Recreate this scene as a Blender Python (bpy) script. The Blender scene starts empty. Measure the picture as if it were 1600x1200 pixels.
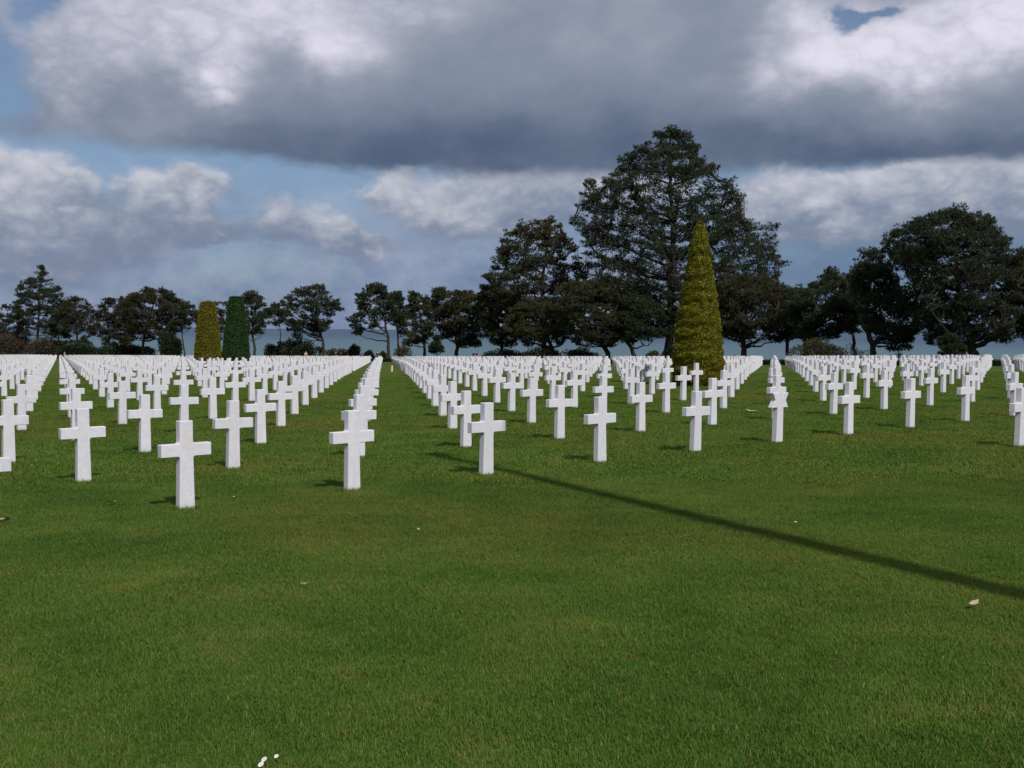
import bpy, bmesh, math, random
import numpy as np
from mathutils import Matrix, Vector
rng = np.random.default_rng(7)
random.seed(7)
scn = bpy.context.scene
C = scn.collection

# ------------------------------------------------------------------ camera
F = 1769.0                      # focal length in photo pixels (photo 1600 x 1200)
R = np.array([[0.999972854, 0.00736822103, 0.0],
              [0.000352749736, -0.0478731784, 0.99885336],
              [0.00735977233, -0.998826245, -0.047874478]])   # camera (right, down, forward) -> world
cam = bpy.data.cameras.new('camera'); cam_o = bpy.data.objects.new('camera', cam); C.objects.link(cam_o)
cam.sensor_fit = 'HORIZONTAL'; cam.sensor_width = 36.0; cam.lens = F / 1600 * 36.0
cam.clip_start = 0.1; cam.clip_end = 90000
Mw = Matrix([[R[0, 0], -R[0, 1], -R[0, 2], 0], [R[1, 0], -R[1, 1], -R[1, 2], 0], [R[2, 0], -R[2, 1], -R[2, 2], 0], [0, 0, 0, 1]])
cam_o.matrix_world = Mw
scn.camera = cam_o

def ray(px, py):
    d = R @ np.array([(px - 800) / F, (py - 600) / F, 1.0]); return d
def at(px, py, y):
    d = ray(px, py); return d * (y / d[1])
def to_px(p):
    q = R.T @ np.asarray(p, float); return 800 + F * q[0] / q[2], 600 + F * q[1] / q[2]
def azel(px, py):
    d = ray(px, py); return math.degrees(math.atan2(d[0], d[1])), math.degrees(math.atan2(d[2], math.hypot(d[0], d[1])))

# ------------------------------------------------------------------ node helper
class V:
    """a float socket with arithmetic"""
    def __init__(s, nt, k): s.nt = nt; s.k = k
    def _m(s, op, *a, clamp=False):
        n = s.nt.nodes.new('ShaderNodeMath'); n.operation = op; n.use_clamp = clamp
        for i, x in enumerate((s,) + a):
            if isinstance(x, V): s.nt.links.new(x.k, n.inputs[i])
            else: n.inputs[i].default_value = float(x)
        return V(s.nt, n.outputs[0])
    def __add__(s, o): return s._m('ADD', o)
    __radd__ = __add__
    def __sub__(s, o): return s._m('SUBTRACT', o)
    def __rsub__(s, o): return (s * -1.0) + o
    def __mul__(s, o): return s._m('MULTIPLY', o)
    __rmul__ = __mul__
    def exp(s): return s._m('EXPONENT')
    def clamp(s): return s._m('ADD', 0.0, clamp=True)
    def maxi(s, o): return s._m('MAXIMUM', o)
    def mini(s, o): return s._m('MINIMUM', o)
    def ss(s, lo, hi, a=0.0, b=1.0):
        n = s.nt.nodes.new('ShaderNodeMapRange'); n.interpolation_type = 'SMOOTHSTEP'
        for i, x in enumerate((s, lo, hi, a, b)):
            if isinstance(x, V): s.nt.links.new(x.k, n.inputs[i])
            else: n.inputs[i].default_value = float(x)
        return V(s.nt, n.outputs[0])
def gauss(x, y, cx, cy, rx, ry):
    u = (x - cx) * (1.0 / rx); v = (y - cy) * (1.0 / ry)
    return ((u * u + v * v) * -1.0).exp()
def noise(nt, vec, scale, detail=5, rough=0.55, dist=0.0):
    n = nt.nodes.new('ShaderNodeTexNoise'); n.inputs['Scale'].default_value = scale
    n.inputs['Detail'].default_value = detail; n.inputs['Roughness'].default_value = rough
    n.inputs['Distortion'].default_value = dist
    if vec is not None: nt.links.new(vec, n.inputs['Vector'])
    return V(nt, n.outputs['Fac'])
def mixc(nt, fac, a, b):
    n = nt.nodes.new('ShaderNodeMix'); n.data_type = 'RGBA'
    if isinstance(fac, V): nt.links.new(fac.k, n.inputs['Factor'])
    else: n.inputs['Factor'].default_value = fac
    for i, x in ((6, a), (7, b)):
        if isinstance(x, (tuple, list)): n.inputs[i].default_value = (*x[:3], 1)
        else: nt.links.new(x, n.inputs[i])
    return n.outputs[2]
def lin(r, g, b):
    f = lambda c: (c / 255 / 12.92) if c <= 10 else ((c / 255 + 0.055) / 1.055) ** 2.4
    return (f(r), f(g), f(b))

# ------------------------------------------------------------------ sun + sky
SUN_EL = math.radians(45.0)
SUN_H = np.array([-0.438, 0.899])             # horizontal way the light travels
LD = np.array([SUN_H[0] * math.cos(SUN_EL), SUN_H[1] * math.cos(SUN_EL), -math.sin(SUN_EL)])
sun = bpy.data.lights.new('sun', 'SUN'); sun.energy = 3.4; sun.angle = math.radians(0.4); sun.color = (1.0, 0.965, 0.93)
sun_o = bpy.data.objects.new('sun', sun); C.objects.link(sun_o)
sun_o.rotation_euler = Vector(LD).to_track_quat('-Z', 'Y').to_euler()

world = bpy.data.worlds.new('World'); scn.world = world; world.use_nodes = True
nt = world.node_tree; nt.nodes.clear()
out = nt.nodes.new('ShaderNodeOutputWorld'); bg = nt.nodes.new('ShaderNodeBackground')
bg.inputs['Strength'].default_value = 0.1
nt.links.new(bg.outputs[0], out.inputs[0])
sky = nt.nodes.new('ShaderNodeTexSky'); sky.sky_type = 'NISHITA'; sky.sun_disc = False
sky.sun_elevation = SUN_EL; sky.sun_rotation = math.atan2(-SUN_H[0], -SUN_H[1])
sky.air_density = 1.0; sky.dust_density = 0.4; sky.ozone_density = 2.0
tc = nt.nodes.new('ShaderNodeTexCoord')
sep = nt.nodes.new('ShaderNodeSeparateXYZ'); nt.links.new(tc.outputs['Generated'], sep.inputs[0])
dx, dy, dz = (V(nt, sep.outputs[i]) for i in range(3))
az = dx._m('ARCTAN2', dy) * (180 / math.pi)
el = dz._m('ARCSINE') * (180 / math.pi)
def vec3(x, y, z):
    n = nt.nodes.new('ShaderNodeCombineXYZ')
    for i, s in enumerate((x, y, z)):
        if isinstance(s, V): nt.links.new(s.k, n.inputs[i])
        else: n.inputs[i].default_value = s
    return n.outputs[0]
dom = vec3(dx, dy, dz * 1.6)
dom2 = vec3(dx + 3.7, dy + 1.3, dz * 1.6 + 5.1)
n_lo = noise(nt, dom, 5.0, 3, 0.5) - 0.5
n_lo2 = noise(nt, dom2, 6.0, 3, 0.5) - 0.5
n_mid = noise(nt, dom, 16.0, 4, 0.55) - 0.5
n_mid2 = noise(nt, dom2, 18.0, 4, 0.55) - 0.5
n_fine = noise(nt, dom2, 52.0, 4, 0.6) - 0.5
b_mid = noise(nt, dom2, 27.0, 4, 0.5) - 0.5
bil = b_mid._m('ABSOLUTE') * 2.6 + n_fine._m('ABSOLUTE') * 0.7        # rounded puffs with creases between
# warped coordinates give every cloud a billowy outline
wa = az + n_mid * 3.8 + n_fine * 1.5
we = el + n_mid2 * 2.4 + n_fine * 1.1
sa = az + n_lo * 5.0 + n_mid * 3.4
se = el + n_lo2 * 2.6 + n_mid2 * 2.2
r1 = math.degrees(1 / F)
K = 10.0   # Background strength is 0.1
kc = lambda r, g, b: tuple(K * c for c in lin(r, g, b))
tint = nt.nodes.new('ShaderNodeMix'); tint.data_type = 'RGBA'; tint.blend_type = 'MULTIPLY'; tint.inputs['Factor'].default_value = 1.0
nt.links.new(sky.outputs[0], tint.inputs[6]); tint.inputs[7].default_value = (0.60, 0.66, 0.74, 1)
col = tint.outputs[2]
# moist air and thin mottled cloud low over the sea
hzc = mixc(nt, (n_mid * 1.5 + n_fine * 0.9 + n_lo2 * 0.8 + 0.42).clamp(), kc(100, 122, 157), kc(152, 162, 187))
hz = el.ss(2.8, 9.0, 0.95, 0.30) * (n_lo * 0.9 + n_mid2 * 0.9 + 1.0).clamp()
col = mixc(nt, hz, col, mixc(nt, az.ss(4, 15) * 0.7, hzc, kc(92, 118, 150)))
# cumulus heaps: (px, py, half width px, half height px, brightness)
CU = [(40, 275, 62, 42, 1.1), (100, 305, 45, 38, 1.0), (10, 350, 85, 50, 0.8), (225, 305, 36, 36, 1.0), (300, 288, 52, 30, 1.1), (255, 345, 60, 26, 0.7), (50, 412, 95, 42, 0.8), (190, 385, 80, 34, 0.75),
      (330, 362, 60, 24, 0.6), (440, 345, 38, 36, 0.7), (515, 360, 46, 34, 1.05), (610, 296, 40, 34, 1.15), (690, 338, 60, 34, 1.25), (770, 304, 90, 50, 0.85),
      (880, 312, 95, 52, 0.9), (1000, 315, 90, 50, 0.9), (580, 390, 50, 18, 0.8), (1220, 308, 70, 46, 1.0), (1345, 322, 85, 40, 1.2), (1250, 345, 85, 26, 0.95),
      (1440, 300, 100, 50, 0.95), (1560, 306, 95, 54, 1.0), (1700, 315, 115, 56, 0.95), (-110, 330, 105, 60, 0.9)]
def vm(op, *ins):
    n = nt.nodes.new('ShaderNodeVectorMath'); n.operation = op
    for i, x in enumerate(ins):
        if isinstance(x, (tuple, list)): n.inputs[i].default_value = x
        else: nt.links.new(x, n.inputs[i])
    return V(nt, n.outputs['Value']) if op == 'DOT_PRODUCT' else n.outputs[0]
def blob(W, px, py, rx, ry):
    a0, e0 = azel(px, py); ix, iy = 1 / (rx * r1), 1 / (ry * r1)
    d = vm('MULTIPLY_ADD', W, (ix, iy, 1.0), (-a0 * ix, -e0 * iy, 0.0))
    q = vm('DOT_PRODUCT', d, d)                                   # u^2 + v^2 + 1
    n = nt.nodes.new('ShaderNodeMath'); n.operation = 'POWER'; n.inputs[0].default_value = math.exp(-1); nt.links.new(q.k, n.inputs[1])
    return V(nt, n.outputs[0]), d
def madd(a, k, c):
    return a._m('MULTIPLY_ADD', k, c)
WV = vec3(wa, we, 1.0); SV = vec3(sa, se, 1.0)
field = wt = 0.0
for (px, py, rx, ry, b) in CU:
    g, d = blob(WV, px, py, rx, ry)
    t = vm('DOT_PRODUCT', d, (0.0, 0.30 * b, 0.5 * b))
    field = g + field; wt = madd(g, t, wt)
field = field * math.e; wt = wt * math.e
lum = wt._m('DIVIDE', field + 0.02)
cua = (field + n_fine * 0.25 + bil * 0.18).ss(0.22, 0.80)
shade = (lum + bil * 0.42 + n_mid2 * 0.5 - 0.12).ss(0.12, 0.98)
cuc = mixc(nt, shade, kc(120, 133, 157), kc(210, 210, 218))
col = mixc(nt, cua * 0.92, col, cuc)
# the wide grey deck overhead
e_edge = azel(800, 274)[1]
edge = az * 0.0 + e_edge
for (px, dpy, rx) in ((40, 26, 200), (330, 12, 200), (1010, -8, 130), (1400, 4, 200)):
    a0 = azel(px, 300)[0]; u = (az - a0) * (1 / (rx * r1))
    edge = edge + ((u * u) * -1.0).exp() * (dpy * r1)
hgt = el - edge + n_lo2 * 0.7 + n_mid2 * 1.1 + n_fine * 0.6
dka = hgt.ss(-0.30, 0.60)
up = (el - edge).ss(0.3, 7.0)
L = up * 0.20 + n_lo * 0.24 + n_mid * 0.26 + n_fine * 0.06 + 0.20
H = az * 0.0
HL = [(220, 60, 190, 85, .36), (80, 150, 55, 55, .26), (330, 140, 50, 45, .40), (545, 85, 70, 42, .40), (440, 25, 120, 50, .32), (640, 0, 130, 35, .24), (230, 195, 60, 24, .20),
      (1195, 130, 60, 40, .34), (1335, 75, 80, 38, .40), (1510, 55, 140, 80, .44), (1600, 10, 70, 70, .30), (1420, 140, 110, 50, .22), (1250, 20, 60, 50, .26), (60, 215, 90, 30, .16),
      (880, 225, 420, 46, -.11), (1450, 240, 260, 36, -.11), (560, 240, 260, 34, -.07)]
for (px, py, rx, ry, w) in HL:
    if w > 0: H = madd(blob(SV, px, py, rx, ry)[0], w * math.e, H)
    else: L = madd(blob(SV, px, py, rx, ry)[0], w * math.e, L)
L = L + H * (bil * 0.75 + 0.78)
# high up and behind, the deck stays as broken as it is in view
L = L + el.ss(16, 24) * (n_lo2 * 0.8 + 0.16)
c1 = mixc(nt, L.ss(-0.02, 0.40), kc(81, 97, 123), kc(129, 140, 159))
dcol = mixc(nt, L.ss(0.30, 1.05), c1, kc(226, 223, 238))
HO = [(0, 120, 40, 65), (62, 12, 26, 20), (1325, 24, 24, 15), (-130, 110, 80, 60), (1375, 16, 30, 8)]
hole = 0.0
for (px, py, rx, ry) in HO:
    hole = madd(blob(WV, px, py, rx * 1.2, ry * 1.2)[0], math.e, hole)
hole = hole + (n_lo * 3.0 - 0.62).clamp() * el.ss(17, 26)
col = mixc(nt, dka * (1.0 - hole.ss(0.15, 1.0) * 0.9), col, dcol)
nt.links.new(col, bg.inputs['Color'])
world.cycles.sampling_method = 'MANUAL'; world.cycles.sample_map_resolution = 256

vs = scn.view_settings; vs.view_transform = 'Standard'; vs.look = 'None'; vs.exposure = 0.0; vs.gamma = 1.0; vs.use_curve_mapping = False
scn.render.engine = 'CYCLES'; scn.cycles.use_denoising = True; scn.cycles.max_bounces = 6

# ------------------------------------------------------------------ helpers
def link(o, parent=None):
    C.objects.link(o)
    if parent is not None: o.parent = parent
    return o
def tag(o, label=None, cat=None, group=None, kind=None):
    if label: o['label'] = label
    if cat: o['category'] = cat
    if group: o['group'] = group
    if kind: o['kind'] = kind
    return o
def empty(name, loc):
    o = bpy.data.objects.new(name, None); o.empty_display_size = 0.2; o.location = loc; return link(o)
def mesh_np(name, verts, faces, mat, smooth=False):
    """faces: int array (n,3) or (n,4), or a list of such arrays"""
    me = bpy.data.meshes.new(name)
    fl = faces if isinstance(faces, list) else [faces]
    fl = [np.asarray(f, np.int32) for f in fl if len(f)]
    v = np.asarray(verts, np.float32)
    me.vertices.add(len(v)); me.vertices.foreach_set('co', v.ravel())
    tot = np.concatenate([np.full(len(f), f.shape[1], np.int32) for f in fl])
    idx = np.concatenate([f.ravel() for f in fl])
    me.loops.add(len(idx)); me.loops.foreach_set('vertex_index', idx)
    me.polygons.add(len(tot))
    st = np.concatenate([[0], np.cumsum(tot)[:-1]]).astype(np.int32)
    me.polygons.foreach_set('loop_start', st)
    me.polygons.foreach_set('use_smooth', np.full(len(tot), smooth, bool))
    if mat: me.materials.append(mat)
    me.update(calc_edges=True); me.validate()
    return me
def obj(name, me, parent=None, loc=(0, 0, 0)):
    o = bpy.data.objects.new(name, me); o.location = loc; return link(o, parent)
class Geo:
    def __init__(s): s.v = []; s.q = []; s.t = []; s.n = 0
    def add(s, v, q=None, t=None):
        v = np.asarray(v, float)
        if q is not None and len(q): s.q.append(np.asarray(q) + s.n)
        if t is not None and len(t): s.t.append(np.asarray(t) + s.n)
        s.v.append(v); s.n += len(v)
    def tube(s, pts, rad, sides=6):
        pts = np.asarray(pts, float); rad = np.asarray(rad, float); m = len(pts)
        tan = np.gradient(pts, axis=0); tan /= np.linalg.norm(tan, axis=1)[:, None] + 1e-9
        ref = np.array([0.31, 0.17, 0.93]) if abs(tan[0, 2]) < 0.9 else np.array([0.95, 0.3, 0.1])
        a = np.cross(tan, ref); a /= np.linalg.norm(a, axis=1)[:, None] + 1e-9
        b = np.cross(tan, a)
        th = np.linspace(0, 2 * np.pi, sides, endpoint=False)
        ring = pts[:, None, :] + rad[:, None, None] * (np.cos(th)[None, :, None] * a[:, None, :] + np.sin(th)[None, :, None] * b[:, None, :])
        i = np.arange(m - 1)[:, None] * sides; j = np.arange(sides)[None, :]; k = (j + 1) % sides
        q = np.stack([i + j, i + k, i + sides + k, i + sides + j], -1).reshape(-1, 4)
        s.add(ring.reshape(-1, 3), q=q)
    def mesh(s, name, mat, smooth=False):
        fl = []
        if s.q: fl.append(np.concatenate(s.q))
        if s.t: fl.append(np.concatenate(s.t))
        return mesh_np(name, np.concatenate(s.v), fl, mat, smooth)
def unit(a): return a / (np.linalg.norm(a, axis=-1, keepdims=True) + 1e-9)
def spikes(p, d, L, w):
    """needle triangles: base point, direction, length, width"""
    n = len(p); r = unit(np.cross(d, rng.normal(size=(n, 3))))
    v = np.stack([p - r * (w / 2)[:, None], p + r * (w / 2)[:, None], p + d * L[:, None]], 1).reshape(-1, 3)
    return v, np.arange(3 * n).reshape(-1, 3)
def leaves(p, d, L, w):
    """diamond leaves"""
    n = len(p); r = unit(np.cross(d, rng.normal(size=(n, 3))))
    m = p + d * (L * 0.45)[:, None]
    v = np.stack([p, m + r * (w / 2)[:, None], p + d * L[:, None], m - r * (w / 2)[:, None]], 1).reshape(-1, 3)
    return v, np.arange(4 * n).reshape(-1, 4)

def new_mat(name, rough=0.8, spec=0.3):
    m = bpy.data.materials.new(name); m.use_nodes = True; t = m.node_tree
    b = t.nodes['Principled BSDF']; b.inputs['Roughness'].default_value = rough
    b.inputs['Specular IOR Level'].default_value = spec
    return m, t, b
def pos_of(t):
    g = t.nodes.new('ShaderNodeNewGeometry'); return g.outputs['Position'], V(t, g.outputs['Random Per Island'])
def obj_rand(t):
    return V(t, t.nodes.new('ShaderNodeObjectInfo').outputs['Random'])
def bump(t, b, h, strength, dist):
    n = t.nodes.new('ShaderNodeBump'); n.inputs['Strength'].default_value = strength; n.inputs['Distance'].default_value = dist
    t.links.new(h.k, n.inputs['Height']); t.links.new(n.outputs[0], b.inputs['Normal'])
def foliage_mat(name, dark, light, brown, browness=0.25, scale=0.5):
    m, t, b = new_mat(name, 0.75, 0.15)
    p, isl = pos_of(t)
    n1 = noise(t, p, scale, 4, 0.6); n2 = noise(t, p, scale * 0.31, 3, 0.5)
    c = mixc(t, (n1 * 1.6 - 0.55 + isl * 0.5).clamp(), dark, light)
    c = mixc(t, (n2 * 3.0 - 1.55 + isl * 0.25).clamp() * browness, c, brown)
    t.links.new(c, b.inputs['Base Color'])
    tr = t.nodes.new('ShaderNodeBsdfTranslucent'); t.links.new(c, tr.inputs['Color'])
    mx = t.nodes.new('ShaderNodeMixShader'); mx.inputs[0].default_value = 0.2
    t.links.new(b.outputs[0], mx.inputs[1]); t.links.new(tr.outputs[0], mx.inputs[2])
    t.links.new(mx.outputs[0], t.nodes['Material Output'].inputs['Surface'])
    return m

# ------------------------------------------------------------------ terrain
A0 = np.array([-3.52690956, 12.22042189]); E1 = np.array([1.59947461, 1.36064075]); PV = np.array([-2.02388853, 2.37867735])
U1 = E1 / np.linalg.norm(E1); UP = PV / np.linalg.norm(PV)
S_EDGE = 99.7                     # where the lawn ends, measured along the rows
def zg(x, y):
    x = np.asarray(x, float); y = np.asarray(y, float)
    dr = np.where(y < 25, 0.0, np.where(y < 70, 1.84e-4 * (y - 25) ** 2, 0.3726 + 0.01656 * (y - 70)))
    dr = dr * (1 + 0.85 * np.clip(x / np.maximum(y, 1), -0.6, 0.6))
    z = -1.8405 + 0.01666338 * np.clip(x, -260, 260) - 0.00608164 * y - dr
    s = x * U1[0] + y * U1[1]
    t = np.clip((s - (S_EDGE + 36)) / 75.0, 0, 1)
    return z - t * t * (3 - 2 * t) * 46.0
def ground_px(px, py):
    d = ray(px, py); lo, hi = 1.0, 600.0
    f = lambda k: d[2] * k - float(zg(d[0] * k, d[1] * k))
    k = 1.0
    while f(k) > 0 and k < 600: k *= 1.02
    a, b = k / 1.02, k
    for _ in range(40):
        c = (a + b) / 2
        if f(c) > 0: a = c
        else: b = c
    return d * b
def edge_point(px, off=0.0):
    """ground point seen at column px, off metres beyond the lawn's far edge"""
    d = ray(px, 560); k = (S_EDGE + off) / (d[0] * U1[0] + d[1] * U1[1])
    x, y = d[0] * k, d[1] * k
    return np.array([x, y, float(zg(x, y))])

def grass_colour(t, p, isl=None, gain=1.0):
    big = noise(t, p, 0.16, 5, 0.62); mid = noise(t, p, 0.9, 5, 0.65); fine = noise(t, p, 7.0, 5, 0.7)
    g = lambda c: tuple(gain * v for v in c)
    c = mixc(t, (mid * 3.0 - 1.0).clamp(), g((0.043, 0.092, 0.012)), g((0.086, 0.140, 0.021)))
    c = mixc(t, (big * 5.0 - 2.3).clamp() * 0.7, c, g((0.106, 0.104, 0.019)))
    pat = noise(t, p, 0.42, 4, 0.6)
    c = mixc(t, (pat * -7.0 + 3.2).clamp() * 0.7, c, g((0.031, 0.076, 0.011)))
    br = (fine * 2.6 + mid * 2.2 - 2.55).clamp()
    c = mixc(t, br * 0.85, c, g((0.140, 0.094, 0.028)))
    if isl is not None:
        c = mixc(t, isl.ss(0.55, 1.0) * 0.5, c, g((0.092, 0.130, 0.024)))
        c = mixc(t, isl.ss(0.93, 0.96) * 0.7, c, g((0.22, 0.16, 0.075)))
    return c, mid, fine
m_ground, t, b = new_mat('lawn_soil_and_turf', 0.95, 0.05)
p, _ = pos_of(t)
c, mid, fine = grass_colour(t, p, None, 0.88)
t.links.new(c, b.inputs['Base Color'])
bump(t, b, fine * 0.7 + noise(t, p, 30, 3, 0.6) * 0.5, 0.55, 0.05)

xs = np.concatenate([np.arange(-460, -40, 10.0), np.arange(-40, 40, 2.0), np.arange(40, 420, 10.0)])
ys = np.concatenate([np.arange(-60, 0, 6.0), np.arange(0, 80, 2.0), np.arange(80, 620, 6.0)])
gx, gy = np.meshgrid(xs, ys)
gv = np.stack([gx.ravel(), gy.ravel(), zg(gx, gy).ravel()], 1)
i, j = np.meshgrid(np.arange(len(ys) - 1), np.arange(len(xs) - 1), indexing='ij')
b0 = (i * len(xs) + j).ravel(); nx = len(xs)
o = obj('ground', mesh_np('ground', gv, np.stack([b0, b0 + 1, b0 + nx + 1, b0 + nx], 1), m_ground, True))
tag(o, 'mown green lawn sloping gently down towards the sea', kind='structure')

m_sea, t, b = new_mat('sea_water', 0.55, 0.25)
p, _ = pos_of(t)
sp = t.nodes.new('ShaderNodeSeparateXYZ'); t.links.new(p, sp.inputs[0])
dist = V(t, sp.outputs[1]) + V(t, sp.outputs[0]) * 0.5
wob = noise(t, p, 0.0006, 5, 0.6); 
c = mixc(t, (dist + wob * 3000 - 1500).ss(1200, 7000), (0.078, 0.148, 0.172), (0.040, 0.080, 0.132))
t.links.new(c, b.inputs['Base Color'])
bump(t, b, noise(t, p, 0.35, 5, 0.6), 0.5, 0.6)
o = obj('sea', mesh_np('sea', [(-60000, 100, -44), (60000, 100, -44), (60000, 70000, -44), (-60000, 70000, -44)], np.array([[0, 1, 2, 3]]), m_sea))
tag(o, 'blue green sea behind the pine trees', kind='structure')

# ------------------------------------------------------------------ marble
m_marble, t, b = new_mat('white_marble', 0.5, 0.35)
tcn = t.nodes.new('ShaderNodeTexCoord'); rnd = obj_rand(t)
mp = t.nodes.new('ShaderNodeVectorMath'); mp.operation = 'ADD'
t.links.new(tcn.outputs['Object'], mp.inputs[0])
cb = t.nodes.new('ShaderNodeCombineXYZ'); t.links.new((rnd * 37.0).k, cb.inputs[0]); t.links.new((rnd * 71.0).k, cb.inputs[1]); t.links.new(cb.outputs[0], mp.inputs[1])
vec = mp.outputs[0]
vein = noise(t, vec, 5.0, 6, 0.6, 1.6); blot = noise(t, vec, 2.6, 3, 0.5); grain = noise(t, vec, 60, 3, 0.6)
vn = ((vein - 0.5)._m('ABSOLUTE') * -16.0 + 1.0).clamp()
c = mixc(t, vn * 0.35, (0.70, 0.685, 0.72), (0.50, 0.50, 0.54))
c = mixc(t, (blot * 4.0 - 2.35).clamp() * (rnd * 0.75), c, (0.62, 0.51, 0.41))
mst = t.nodes.new('ShaderNodeVectorMath'); mst.operation = 'MULTIPLY'; t.links.new(vec, mst.inputs[0]); mst.inputs[1].default_value = (26, 26, 2.2)
streak = noise(t, mst.outputs[0], 1.0, 4, 0.6)
c = mixc(t, (streak * 4.0 - 2.2).clamp() * (rnd * 0.5 + 0.15), c, (0.45, 0.45, 0.43))
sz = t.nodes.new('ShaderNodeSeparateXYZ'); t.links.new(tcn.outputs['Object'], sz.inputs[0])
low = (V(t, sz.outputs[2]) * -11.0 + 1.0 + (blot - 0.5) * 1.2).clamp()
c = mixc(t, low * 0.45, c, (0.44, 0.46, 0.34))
c = mixc(t, (rnd * 53.7)._m('FRACT') * 0.22, c, (0.50, 0.49, 0.50))
t.links.new(c, b.inputs['Base Color'])
bump(t, b, grain, 0.12, 0.004)

def bevel_extrude(outline, depth, name, mat, bev=0.006):
    bm = bmesh.new()
    vs_ = [bm.verts.new((x, -depth / 2, z)) for x, z in outline]
    f = bm.faces.new(vs_)
    r = bmesh.ops.extrude_face_region(bm, geom=[f])
    bmesh.ops.translate(bm, verts=[g for g in r['geom'] if isinstance(g, bmesh.types.BMVert)], vec=(0, depth, 0))
    bmesh.ops.recalc_face_normals(bm, faces=bm.faces)
    if bev:
        ed = [e for e in bm.edges if len(e.link_faces) == 2 and e.calc_face_angle() > 0.6]
        bmesh.ops.bevel(bm, geom=ed, offset=bev, segments=1, affect='EDGES', clamp_overlap=True)
    me = bpy.data.meshes.new(name); bm.to_mesh(me); bm.free(); me.materials.append(mat); return me
def cross_outline(fillet=True):
    wb, wm, wt, A, z0, z1, H = 0.091, 0.079, 0.077, 0.288, 0.578, 0.718, 0.965   # half widths, arm, heights
    r = 0.022 if fillet else 0.0
    def fl(cx, cz, a0, a1, n=3):
        return [(cx + r * math.cos(math.radians(a0 + (a1 - a0) * k / n)), cz + r * math.sin(math.radians(a0 + (a1 - a0) * k / n))) for k in range(n + 1)]
    right = [(wb, -0.05)]
    right += fl(wm + r, z0 - r, 180, 90) if r else [(wm, z0)]
    right += [(A, z0), (A, z1)]
    right += fl(wt + r, z1 + r, 270, 180) if r else [(wt, z1)]
    right += [(wt, H)]
    return right + [(-x, z) for x, z in reversed(right)]
def star_outline():
    cz, Ro = 0.725, 0.245; ri = Ro / math.sqrt(3)
    pts = []
    for k in range(12):
        a = math.radians(90 - 30 * k); rr = Ro if k % 2 == 0 else ri
        pts.append((rr * math.cos(a), cz + rr * math.sin(a)))
    # pts[0] top, clockwise; pts[6] bottom point is swallowed by the stem
    right = pts[1:6]
    w = 0.080
    zj = cz - Ro + (w) * math.sqrt(3)
    lr = [(w, zj), (0.105, -0.05)]
    o_ = [pts[0]] + pts[1:5] + [(w + 0.04, pts[4][1] + 0.0)] + lr
    o_ = [pts[0]] + pts[1:5] + [(w, pts[4][1])] + [(0.092, -0.05)]
    return o_ + [(-x, z) for x, z in reversed(o_[1:])]
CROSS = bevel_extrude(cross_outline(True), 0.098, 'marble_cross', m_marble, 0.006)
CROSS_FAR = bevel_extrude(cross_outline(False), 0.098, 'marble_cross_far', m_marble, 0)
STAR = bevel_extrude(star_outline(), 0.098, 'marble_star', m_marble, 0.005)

ROTZ = math.atan2(E1[1], E1[0])
TOPI = ground_px(1090, 603)       # foot of the golden cone
def grave(i, j):
    return A0 + E1 * (i + j) + PV * j     # column i, row j of the lattice seen in the photo
graves = []
for j in range(-1, 100):
    if j in (17,): continue
    for a in range(-8, 45):
        i = a - j
        if j == -1 and i < 7: continue
        q = grave(i, j)
        if q[1] < 6: continue
        if np.hypot(*(q - TOPI[:2])) < 1.55: continue
        z = float(zg(*q)); u, v = to_px((q[0], q[1], z))
        if u < -420 or u > 2020 or j < -1: continue
        graves.append((q[1], i, j, q[0], q[1], z, u, v))
graves.sort()
inview = [g for g in graves if -42 <= g[6] <= 1640]
single = inview[:300]; skey = {(g[1], g[2]) for g in single}
rest = [g for g in graves if (g[1], g[2]) not in skey]
ORD = ['first', 'second', 'third', 'fourth', 'fifth', 'sixth', 'seventh', 'eighth', 'ninth', 'tenth', 'eleventh', 'twelfth', 'thirteenth', 'fourteenth', 'fifteenth', 'sixteenth', 'seventeenth', 'eighteenth', 'nineteenth', 'twentieth']
def ordn(k):
    if k < 20: return ORD[k]
    t_ = {2: 'twenty', 3: 'thirty', 4: 'forty', 5: 'fifty'}[(k + 1) // 10]
    return t_ + '-' + ORD[k % 10] if (k + 1) % 10 else {2: 'twentieth', 3: 'thirtieth', 4: 'fortieth', 5: 'fiftieth'}[(k + 1) // 10]
rows = {}
for g in inview: rows.setdefault(g[2], []).append(g)
for r_ in rows.values(): r_.sort(key=lambda g: g[6])
rc = random.Random(3)
for g in single:
    _, i, j, x, y, z, u, v = g
    star = (i, j) == (5, 0)
    o = obj('star_headstone' if star else 'marble_cross', STAR if star else CROSS, None, (x + rc.uniform(-.012, .012), y + rc.uniform(-.012, .012), z))
    o.rotation_euler = (rc.uniform(-.012, .012), rc.uniform(-.010, .010), ROTZ + rc.uniform(-.015, .015))
    s_ = 1 + rc.uniform(-.012, .012); o.scale = (s_, s_, s_)
    k = [h[1] for h in rows[j]].index(i)
    if star: lab = 'white marble six-pointed star headstone in the front row of crosses'
    elif j == -1: lab = 'white marble cross at the right edge, standing before the front row'
    elif j == 0: lab = {0: 'white marble cross cut off at the left edge, only its arm showing', 1: 'largest white marble cross, nearest the camera in the front row'}.get(k, 'white marble cross, %s from the left in the front row' % ordn(k))
    else: lab = 'white marble cross, %s from the left in the %s row back' % (ordn(k), ordn(j))
    tag(o, lab, 'headstone', 'white marble crosses in rows on the lawn')
cv = np.array([v.co[:] for v in CROSS_FAR.vertices]); ct = [tuple(f.vertices) for f in CROSS_FAR.polygons]
cq = np.array([f for f in ct if len(f) == 4]); bigf = [f for f in ct if len(f) > 4]
tri = []
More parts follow.
